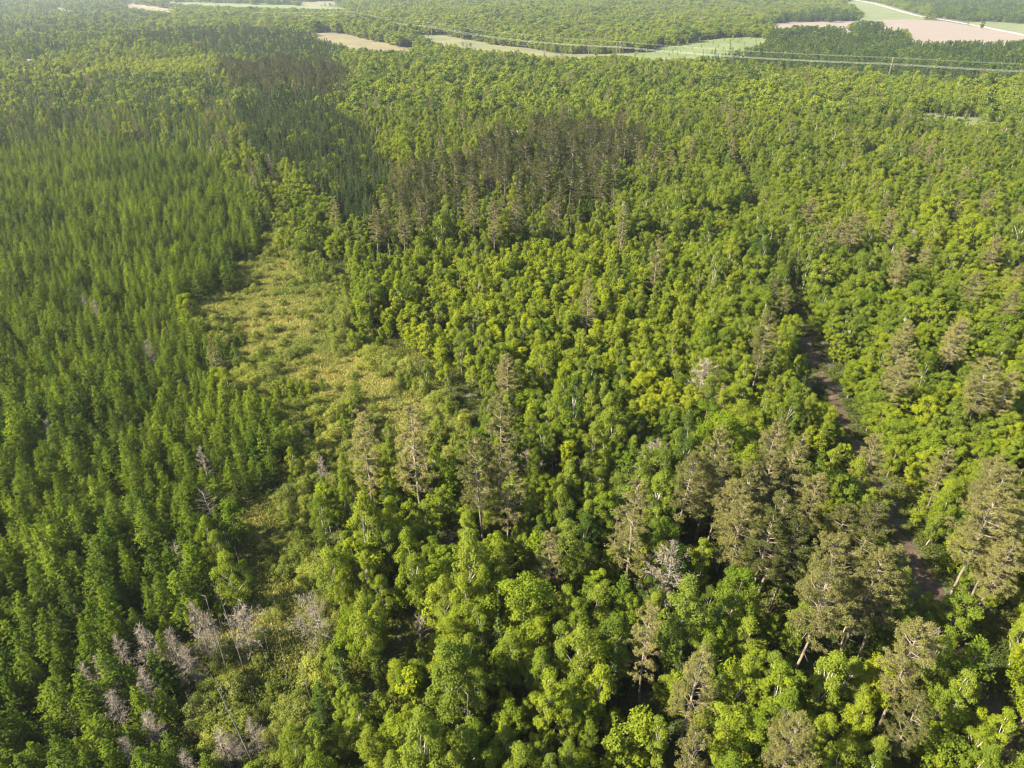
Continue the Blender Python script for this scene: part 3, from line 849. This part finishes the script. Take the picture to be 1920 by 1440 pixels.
PCOLL = {}
def proto_collection(kind):
    if kind not in PCOLL:
        c = bpy.data.collections.new('kinds_' + kind)
        for i, (tm, cm, H) in enumerate(PROTO[kind]):
            me = join_proto(tm, cm, kind + '_whole') if cm else tm
            o = bpy.data.objects.new('kind_%s_%02d' % (kind, i), me)
            c.objects.link(o)
        PCOLL[kind] = c
    return PCOLL[kind]

def scatter(name, kind, pos, scale, rot, tint, label, cat, npro=None, tilt=0.0):
    n = len(pos)
    if n == 0: return None
    me = bpy.data.meshes.new(name)
    me.vertices.add(n); me.vertices.foreach_set('co', np.asarray(pos, 'f').ravel())
    def fa(nm, typ, val, key='value'):
        a = me.attributes.new(nm, typ, 'POINT'); a.data.foreach_set(key, np.asarray(val).ravel())
    npro = npro or len(PROTO[kind])
    fa('pick', 'INT', (np.arange(n) % npro).astype('i'))
    fa('tint', 'FLOAT', np.asarray(tint, 'f'))
    e = np.zeros((n, 3), 'f'); e[:, 2] = rot
    fa('spin', 'FLOAT_VECTOR', e, 'vector')
    fa('size', 'FLOAT_VECTOR', np.asarray(scale, 'f'), 'vector')
    me.update()
    o = bpy.data.objects.new(name, me); col.objects.link(o)
    ng = bpy.data.node_groups.new('spread_' + name, 'GeometryNodeTree')
    ng.interface.new_socket('Geometry', in_out='INPUT', socket_type='NodeSocketGeometry')
    ng.interface.new_socket('Geometry', in_out='OUTPUT', socket_type='NodeSocketGeometry')
    N = ng.nodes; L = ng.links
    gi = N.new('NodeGroupInput'); go = N.new('NodeGroupOutput')
    ip = N.new('GeometryNodeInstanceOnPoints')
    ci = N.new('GeometryNodeCollectionInfo'); ci.inputs['Collection'].default_value = proto_collection(kind)
    ci.inputs['Separate Children'].default_value = True; ci.inputs['Reset Children'].default_value = True
    def na(nm, t):
        a = N.new('GeometryNodeInputNamedAttribute'); a.data_type = t; a.inputs['Name'].default_value = nm
        return a.outputs['Attribute']
    L.new(gi.outputs[0], ip.inputs['Points']); L.new(ci.outputs[0], ip.inputs['Instance'])
    ip.inputs['Pick Instance'].default_value = True
    L.new(na('pick', 'INT'), ip.inputs['Instance Index'])
    e2r = N.new('FunctionNodeEulerToRotation'); L.new(na('spin', 'FLOAT_VECTOR'), e2r.inputs[0]); L.new(e2r.outputs[0], ip.inputs['Rotation'])
    L.new(na('size', 'FLOAT_VECTOR'), ip.inputs['Scale'])
    L.new(ip.outputs[0], go.inputs[0])
    md = o.modifiers.new('spread', 'NODES'); md.node_group = ng
    set_props(o, label, cat, None, 'stuff')
    return o

FARKIND = {'birch': 'far_broadleaf', 'maple': 'far_broadleaf', 'sapling': 'far_broadleaf', 'spruce': 'far_pine', 'pine': 'far_pine', 'darkpine': 'far_darkpine'}
STUFFN = {'pine': ('pine_plantation', 'dense green pine plantation filling the ground beyond the nearest young pines'),
          'darkpine': ('dark_pine_wood', 'dark dense pine wood beyond the broadleaf canopy'),
          'spruce': ('spruce_wood', 'dark spruces scattered through the distant woods'),
          'redpine': ('tall_pine_wood', 'brownish tall pines massed behind the dark wood'),
          'thinpine': ('thin_pine_wood', 'sparse brown pine crowns rising from the far woods'),
          'birch': ('birch_wood', 'light green birch canopy stretching to the fields'),
          'maple': ('maple_wood', 'rounded maple canopy stretching to the fields'),
          'sapling': ('sapling_thicket', 'bright thicket of saplings filling the middle of the wood'),
          'shrub': ('shrub_thicket', 'low thicket of grey-green shrubs round the clearing'),
          'snag': ('far_snags', 'bare grey trunks showing in the distant canopy'),
          'deadfuzz': ('far_dead_conifers', 'dead twiggy conifers showing in the distant canopy')}
for kind, (A, rot) in REST.items():
    if not len(A): continue
    nm, lb = STUFFN[kind]
    d = A[:, 1]
    for far in (False, True):
        fk = FARKIND.get(kind)
        m = (d > 420) if (far and fk) else ((d <= 420) if fk else (np.ones(len(A), bool) if not far else np.zeros(len(A), bool)))
        if not m.any(): continue
        B = A[m]
        k = fk if far else kind
        H0a = NEARH[kind] / (PROTO[k][0][2]) if far else 1.0
        s = B[:, 2] * H0a
        wide = 1.0
        if far and kind == 'sapling': wide = 1.1
        S = np.stack([s * B[:, 4] * wide, s * B[:, 4] * wide, s], 1)
        tint = B[:, 3]
        if far and kind == 'pine': tint = tint + .45
        if far and kind in ('maple', 'sapling'): tint = tint + .02
        pos = np.stack([B[:, 0], B[:, 1], terrain(B[:, 0], B[:, 1])], 1)
        scatter(('distant_' if far else '') + nm, k, pos, S, rot[m], tint, lb if not far else 'distant ' + lb, 'forest')
print('counts', {k: sum(len(a) for a in v) for k, v in POOL.items()})

# ------------------------------------------------------------------ undergrowth and grass
def tuft_proto(kind, i, n, h, spread, wid, mat, flat=.5):
    r = np.random.default_rng(6000 + i)
    c = MB()
    P = np.zeros((n, 3)); P[:, :2] = r.normal(size=(n, 2)) * spread
    hh = h * r.uniform(.5, 1.2, n)
    D = unit(np.stack([r.normal(size=n) * flat, r.normal(size=n) * flat, np.ones(n)], 1))
    P = P + D * hh[:, None] * .5
    c.leaves(P, unit(np.cross(D, r.normal(size=(n, 3)))), hh, wid * r.uniform(.7, 1.3, n), r, None, D)
    PROTO.setdefault(kind, []).append((c.mesh(kind, [mat]), None, h))
for i in range(3): tuft_proto('grass_tuft', i, 110, .62, .55, .11, M['grass'], .45)
for i in range(3):
    r = np.random.default_rng(6500 + i); c = MB(); n = 240
    P = r.normal(size=(n, 3)) * np.array([.6, .6, 0]); P[:, 2] = np.abs(r.normal(size=n)) * .38 * (1.2 - np.clip(np.hypot(P[:, 0], P[:, 1]) / 2, 0, 1))
    c.leaves(P, unit(r.normal(size=(n, 3)) * .5 + np.array([0, 0, 1.])), .24, .15, r)
    PROTO.setdefault('brush', []).append((c.mesh('brush', [M['brush']]), None, 1))

x, y = grid(1.15, .5, 40, 330, 77)
Z = zone_of(x, y)
m = ((Z == 'clearing') | (Z == 'glade') | ((Z == 'shrub') & (rng.random(len(x)) < .45))) & (dist_line(x, y, TRACK) > 2)
gx, gy = x[m], y[m]
g = fnoise(gx, gy, 9, 31)
s = rng.uniform(.7, 1.4, len(gx)) * (.6 + .8 * g)
scatter('meadow_grass', 'grass_tuft', np.stack([gx, gy, terrain(gx, gy)], 1), np.stack([s * 1.2, s * 1.2, s], 1), rng.uniform(0, 6.28, len(gx)),
        np.clip(1.5 * fnoise(gx, gy, 12, 33) - .25 + rng.normal(size=len(gx)) * .08, 0, 1), 'straw and green grass tufts of the open clearing', 'grass')
x, y = grid(1.7, .5, 8, 360, 78)
Z = zone_of(x, y)
dk = dist_line(x, y, TRACK)
m = ((dk > 1.35) | ((dk < .35) & (rng.random(len(x)) < .5))) & (Z != 'clearing') & (rng.random(len(x)) < .75)
x, y = x[m], y[m]
s = rng.uniform(.7, 1.6, len(x))
scatter('undergrowth', 'brush', np.stack([x, y, terrain(x, y)], 1), np.stack([s, s, s], 1), rng.uniform(0, 6.28, len(x)),
        np.clip(1.3 * fnoise(x, y, 15, 35) - .15, 0, 1), 'low leafy undergrowth covering the forest floor', 'undergrowth')

# ------------------------------------------------------------------ ground
def ground_sheet():
    D = np.concatenate([np.linspace(-60, 40, 12)[:-1], 40 * (14000 / 40) ** (np.linspace(0, 1, 430))])
    nu = 300
    X = []; Y = []
    u = np.linspace(-1, 1, nu)
    for d in D:
        hw = 1.1 * max(d, 0) + 160 + (max(0, d - 1500) * .6)
        X.append(u * hw); Y.append(np.full(nu, d))
    X = np.array(X); Y = np.array(Y)
    Zt = terrain(X, Y)
    V = np.stack([X, Y, Zt], -1).reshape(-1, 3)
    i = np.arange(len(D) - 1)[:, None] * nu; j = np.arange(nu - 1)[None]
    F = np.stack([i + j, i + j + 1, i + nu + j + 1, i + nu + j], -1).reshape(-1, 4)
    mb = MB(); mb.add(V, F)
    px, py, _ = project(X.ravel(), Y.ravel(), Zt.ravel())
    xx, yy = X.ravel(), Y.ravel()
    near = (yy > 30) & (yy < 400)
    gr = np.zeros(len(xx))
    for dx, dy in ((0, 0), (1.2, 0), (-1.2, 0), (0, 1.2), (0, -1.2), (2, 2), (-2, -2)):
        a, b, _ = project(xx + dx, yy + dy, Zt.ravel())
        gr += near * (inside(a, b, CLEARING) * 1.0 + (inside(a, b, GLADE) | inside(a, b, GLADE2)) * .6 + inside(a, b, SHRUBZ) * .25)
    gr = np.clip(gr / 7, 0, 1)
    return mb, gr

def soil_mat():
    m, n, l = new_mat('forest_floor')
    tc = n.new('ShaderNodeTexCoord')
    n1 = n.new('ShaderNodeTexNoise'); n1.inputs['Scale'].default_value = .35; n1.inputs['Detail'].default_value = 6
    n2 = n.new('ShaderNodeTexNoise'); n2.inputs['Scale'].default_value = .09; n2.inputs['Detail'].default_value = 5; n2.inputs['Roughness'].default_value = .65
    for k in (n1, n2): l.new(tc.outputs['Object'], k.inputs['Vector'])
    r1 = n.new('ShaderNodeValToRGB')
    r1.color_ramp.elements[0].position = .35; r1.color_ramp.elements[1].position = .65
    r1.color_ramp.elements[0].color = (.030, .024, .014, 1); r1.color_ramp.elements[1].color = (.045, .060, .016, 1)
    l.new(n1.outputs[0], r1.inputs[0])
    r2 = n.new('ShaderNodeValToRGB')
    r2.color_ramp.elements[0].position = .38; r2.color_ramp.elements[1].position = .62
    r2.color_ramp.elements[0].color = (.085, .115, .022, 1); r2.color_ramp.elements[1].color = (.255, .218, .075, 1)
    l.new(n2.outputs[0], r2.inputs[0])
    at = n.new('ShaderNodeAttribute'); at.attribute_name = 'grassiness'
    mx = n.new('ShaderNodeMix'); mx.data_type = 'RGBA'
    l.new(at.outputs['Fac'], mx.inputs['Factor']); l.new(r1.outputs[0], mx.inputs['A']); l.new(r2.outputs[0], mx.inputs['B'])
    p = n.new('ShaderNodeBsdfPrincipled'); p.inputs['Roughness'].default_value = .95
    l.new(mx.outputs['Result'], p.inputs['Base Color'])
    bp = n.new('ShaderNodeBump'); bp.inputs['Distance'].default_value = .3; bp.inputs['Strength'].default_value = .8
    l.new(n1.outputs[0], bp.inputs['Height']); l.new(bp.outputs[0], p.inputs['Normal'])
    o = n.new('ShaderNodeOutputMaterial'); l.new(p.outputs[0], o.inputs[0])
    return m

mb, gr = ground_sheet()
gm = mb.mesh('ground', [soil_mat()])
a = gm.attributes.new('grassiness', 'FLOAT', 'POINT'); a.data.foreach_set('value', gr.astype('f'))
gm.polygons.foreach_set('use_smooth', np.ones(len(gm.polygons), bool))
go_ = bpy.data.objects.new('ground', gm); col.objects.link(go_)
set_props(go_, 'brown and green forest floor under the trees', None, None, 'structure')

def field_mat(name, c1, c2, scale, stretch=(1, 1, 1), rot=0., detail=6, c3=None):
    m, n, l = new_mat(name)
    tc = n.new('ShaderNodeTexCoord'); mp = n.new('ShaderNodeMapping'); mp.inputs['Scale'].default_value = stretch; mp.inputs['Rotation'].default_value = (0, 0, rot)
    l.new(tc.outputs['Object'], mp.inputs[0])
    nz = n.new('ShaderNodeTexNoise'); nz.inputs['Scale'].default_value = scale; nz.inputs['Detail'].default_value = detail; nz.inputs['Roughness'].default_value = .6
    l.new(mp.outputs[0], nz.inputs['Vector'])
    rp = n.new('ShaderNodeValToRGB'); rp.color_ramp.elements[0].position = .36; rp.color_ramp.elements[1].position = .64
    rp.color_ramp.elements[0].color = (*c1, 1); rp.color_ramp.elements[1].color = (*c2, 1)
    l.new(nz.outputs[0], rp.inputs[0])
    p = n.new('ShaderNodeBsdfPrincipled'); p.inputs['Roughness'].default_value = .95
    l.new(rp.outputs[0], p.inputs['Base Color'])
    o = n.new('ShaderNodeOutputMaterial'); l.new(p.outputs[0], o.inputs[0])
    return m

def sheet(name, outline_px, lift, mat, label, cell=25.0, grow=0.0, smooth=True):
    """a field laid over the terrain, cut along a grid so that it follows the ground"""
    pts = [ground(*p) for p in outline_px]
    # round the outline
    for _ in range(2 if smooth else 0):
        q = []
        for i in range(len(pts)):
            a_, b_ = pts[i], pts[(i + 1) % len(pts)]
            q += [(a_[0] * .75 + b_[0] * .25, a_[1] * .75 + b_[1] * .25), (a_[0] * .25 + b_[0] * .75, a_[1] * .25 + b_[1] * .75)]
        pts = q
    bm = bmesh.new()
    vs = [bm.verts.new((p[0], p[1], 0)) for p in pts]
    f = bm.faces.new(vs)
    if f.normal.z < 0: bmesh.ops.reverse_faces(bm, faces=[f])
    bm.normal_update()
    bmesh.ops.triangulate(bm, faces=bm.faces[:])
    xs = [p[0] for p in pts]; ys = [p[1] for p in pts]
    for ax, lo, hi in ((0, min(xs), max(xs)), (1, min(ys), max(ys))):
        k = math.floor(lo / cell) + 1
        while k * cell < hi:
            co = [0, 0, 0]; co[ax] = k * cell; no = [0, 0, 0]; no[ax] = 1
            bmesh.ops.bisect_plane(bm, geom=bm.verts[:] + bm.edges[:] + bm.faces[:], plane_co=co, plane_no=no, dist=1e-4)
            k += 1
    for v in bm.verts: v.co.z = float(terrain(v.co.x, v.co.y)) + lift
    bm.normal_update()
    for f in bm.faces:
        if f.normal.z < 0: f.normal_flip()
    me = bpy.data.meshes.new(name); bm.to_mesh(me); bm.free(); me.materials.append(mat)
    o = bpy.data.objects.new(name, me); col.objects.link(o)
    set_props(o, label, None, None, 'structure')
    return o

def ribbon(name, pts, width, lift, mat, label, step=4.0, wob=0.0):
    P = [pts[0]]
    for (x1, y1), (x2, y2) in zip(pts[:-1], pts[1:]):
        n = max(1, int(math.hypot(x2 - x1, y2 - y1) / step))
        for k in range(1, n + 1): P.append((x1 + (x2 - x1) * k / n, y1 + (y2 - y1) * k / n))
    P = np.array(P)
    for _ in range(6): P[1:-1] = (P[:-2] + 2 * P[1:-1] + P[2:]) / 4
    T = unit(np.gradient(P, axis=0)); Nn = np.stack([-T[:, 1], T[:, 0]], 1)
    cols = 7
    V = []
    for i in range(len(P)):
        wl_ = width / 2 * (1 + wob * (random.random() - .5))
        for c_ in range(cols):
            q = P[i] + Nn[i] * wl_ * (c_ / (cols - 1) * 2 - 1)
            rut = -.07 if c_ in (1, 5) else (.03 if c_ == 3 else 0.)
            V.append((q[0], q[1], float(terrain(q[0], q[1])) + lift + (rut if width < 5 else 0)))
    F = []
    for i in range(len(P) - 1):
        for c_ in range(cols - 1):
            a_ = i * cols + c_
            F.append((a_ + 1, a_, a_ + cols, a_ + cols + 1))
    mb = MB(); mb.add(V, F)
    me = mb.mesh(name, [mat]); o = bpy.data.objects.new(name, me); col.objects.link(o)
    set_props(o, label, None, None, 'structure')
    return o

m_soil = field_mat('ploughed_soil', (.098, .072, .050), (.135, .104, .074), .02, (1, 14, 1), .25)
m_gravel = field_mat('gravel', (.20, .175, .13), (.27, .24, .185), .2)
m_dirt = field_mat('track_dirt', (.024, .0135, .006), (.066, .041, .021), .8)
sheet('ploughed_field', FIELD_SHEET, .25, m_soil, 'pale brown ploughed field beyond the conifer belt', smooth=False)
tone = {}
for k, (p, t) in MEADOWS.items():
    g1 = (.036 + .04 * t, .066 - .01 * t, .006 + .015 * t); g2 = (.070 + .04 * t, .094 - .01 * t, .012 + .02 * t)
    tone[k] = field_mat('meadow_grass_' + k, g1, g2, .03)
    # carry the sheet on under the trees that stand in front of it
    cx = sum(q[0] for q in p) / len(p); cy = sum(q[1] for q in p) / len(p)
    low = 14 if cy > 60 else 7
    ext = [(q[0], q[1] + (low if bool(inside([q[0]], [q[1] - 1.2], p)[0]) else -1)) for q in p]
    lb = {'a': 'green meadow beside the gravel road behind the ploughed field', 'b': 'pale grass strip under the power line', 'b0': 'tan grass strip left of the power line poles',
          'c': 'bright green meadow planted with rows of small trees', 'd': 'thin grass strip at the foot of the conifer belt', 'e': 'short grass opening in the broadleaf wood',
          'f': 'grass verge beyond the gravel road', 'g': 'tan opening in the far woods', 'h': 'far green meadow under the distant power line',
          'i': 'small far tan clearing', 'j': 'tiny far sandy opening'}[k]
    sheet('meadow', ext, .12 if k not in ('a', 'f') else .16, tone[k], lb)
ribbon('gravel_road', ROAD, 9.0, .40, m_gravel, 'pale gravel road curving behind the ploughed field', 12)
ribbon('gravel_road', ROAD2, 9.0, .40, m_gravel, 'pale straight road in the woods on the far left', 12)
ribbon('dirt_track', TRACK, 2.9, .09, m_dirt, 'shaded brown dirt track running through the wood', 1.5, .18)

# ------------------------------------------------------------------ power line
m_pole = bark_mat('pole_wood', (.10, .075, .055), (.20, .15, .11))
m_wire = bpy.data.materials.new('aluminium_wire'); m_wire.use_nodes = True
pb = m_wire.node_tree.nodes['Principled BSDF']
pb.inputs['Base Color'].default_value = (.45, .44, .41, 1); pb.inputs['Roughness'].default_value = .5; pb.inputs['Metallic'].default_value = .3
m_ins = bpy.data.materials.new('brown_porcelain'); m_ins.use_nodes = True
m_ins.node_tree.nodes['Principled BSDF'].inputs['Base Color'].default_value = (.16, .09, .06, 1)
PH = 20.0
T = [ground(805, 42, PH), ground(1160, 78, PH), ground(1675, 108, PH)]
d0 = np.array(T[0]) - np.array(T[1]); d2 = np.array(T[2]) - np.array(T[1])
tm1 = ground(655, 21, PH); tm2 = ground(240, 3, PH)
T = [tm2, tm1] + T + [tuple(np.array(T[2]) + d2 * .95)]
pole_labels = ['farthest utility pole frame standing in the hazy woods', 'second farthest utility pole frame among distant trees', 'wooden utility pole pair rising beside the pale grass strip',
               'wooden utility pole pair behind the meadow with planted rows', 'wooden utility pole pair in front of the conifer belt', 'nearest utility pole pair at the far edge of the wood']
ATT = []
for i, (x, y) in enumerate(T):
    a_ = T[max(0, i - 1)]; b_ = T[min(len(T) - 1, i + 1)]
    dr = unit(np.array([b_[0] - a_[0], b_[1] - a_[1], 0.])); sdv = np.array([-dr[1], dr[0], 0.])
    ang = math.atan2(sdv[1], sdv[0])
    e = bpy.data.objects.new('utility_pole', None); col.objects.link(e)
    z0 = float(terrain(x, y)); e.location = (x, y, z0); e.rotation_euler = (0, 0, ang)
    set_props(e, pole_labels[i], 'utility pole', 'power line poles')
    def part(name, mb, mat, parent=e):
        o = bpy.data.objects.new(name, mb.mesh(name, [mat])); o.parent = parent; col.objects.link(o); return o
    for sx in (-2.6, 2.6):
        part('pole', MB().tube([(sx, 0, -1), (sx, 0, PH * .5), (sx, 0, PH)], [.30, .26, .20], 10), m_pole)
    part('crossarm', MB().tube([(-6, 0, PH - 3), (6, 0, PH - 3)], [.2, .2], 4), m_pole)
    part('brace', MB().tube([(-2.6, 0, PH - 9), (2.6, 0, PH - 4)], [.11, .11], 4), m_pole)
    part('brace', MB().tube([(2.6, .15, PH - 9), (-2.6, .15, PH - 4)], [.11, .11], 4), m_pole)
    for sx in (-5, 0, 5):
        part('insulator', MB().tube([(sx, 0, PH - 3.15), (sx, 0, PH - 4.6)], [.13, .13], 8), m_ins)
    ATT.append([(x + sdv[0] * s_, y + sdv[1] * s_, z0 + h_) for s_, h_ in ((-5, PH - 4.6), (0, PH - 4.6), (5, PH - 4.6), (-2.6, PH), (2.6, PH))])
names = ['low conductor wire nearest the wood, strung between the pole pairs', 'middle low conductor wire strung between the pole pairs',
         'low conductor wire farthest from the wood, strung between the pole pairs', 'near thin top wire strung between the pole tips', 'far thin top wire strung between the pole tips']
for w in range(5):
    pts = []
    for i in range(len(ATT) - 1):
        a_ = np.array(ATT[i][w]); b_ = np.array(ATT[i + 1][w])
        L_ = np.linalg.norm(a_ - b_); sag = (4.2 if w < 3 else 3.0) * (L_ / 350) ** 2
        for k in range(16 if i < len(ATT) - 2 else 17):
            t_ = k / 16; q = a_ + (b_ - a_) * t_; q[2] -= 4 * min(sag, 9) * t_ * (1 - t_); pts.append(q)
    mb = MB().tube(pts, .032 if w < 3 else .018, 4)
    o = bpy.data.objects.new('power_cable', mb.mesh('power_cable', [m_wire])); col.objects.link(o)
    set_props(o, names[w], 'power cable', 'power line wires')

# ------------------------------------------------------------------ haze
HAZE = True
if HAZE:
    bm = bmesh.new()
    bmesh.ops.create_cube(bm, size=1.0)
    z_lo, z_hi = -9.0, CAM_H + 4
    for v in bm.verts:
        v.co = Vector((v.co.x * 17500, 6950 + v.co.y * 14500, (z_lo + z_hi) / 2 + v.co.z * (z_hi - z_lo)))
    me = bpy.data.meshes.new('haze'); bm.to_mesh(me); bm.free()
    m, n, l = new_mat('haze_air')
    pv = n.new('ShaderNodeVolumePrincipled')
    pv.inputs['Color'].default_value = (.84, .93, 1.0, 1)
    pv.inputs['Density'].default_value = .00008
    pv.inputs['Anisotropy'].default_value = .45
    o_ = n.new('ShaderNodeOutputMaterial'); l.new(pv.outputs[0], o_.inputs['Volume'])
    me.materials.append(m)
    hz = bpy.data.objects.new('haze', me); col.objects.link(hz)
    set_props(hz, 'thin pale haze hanging over the whole forest', 'haze', None, 'stuff')
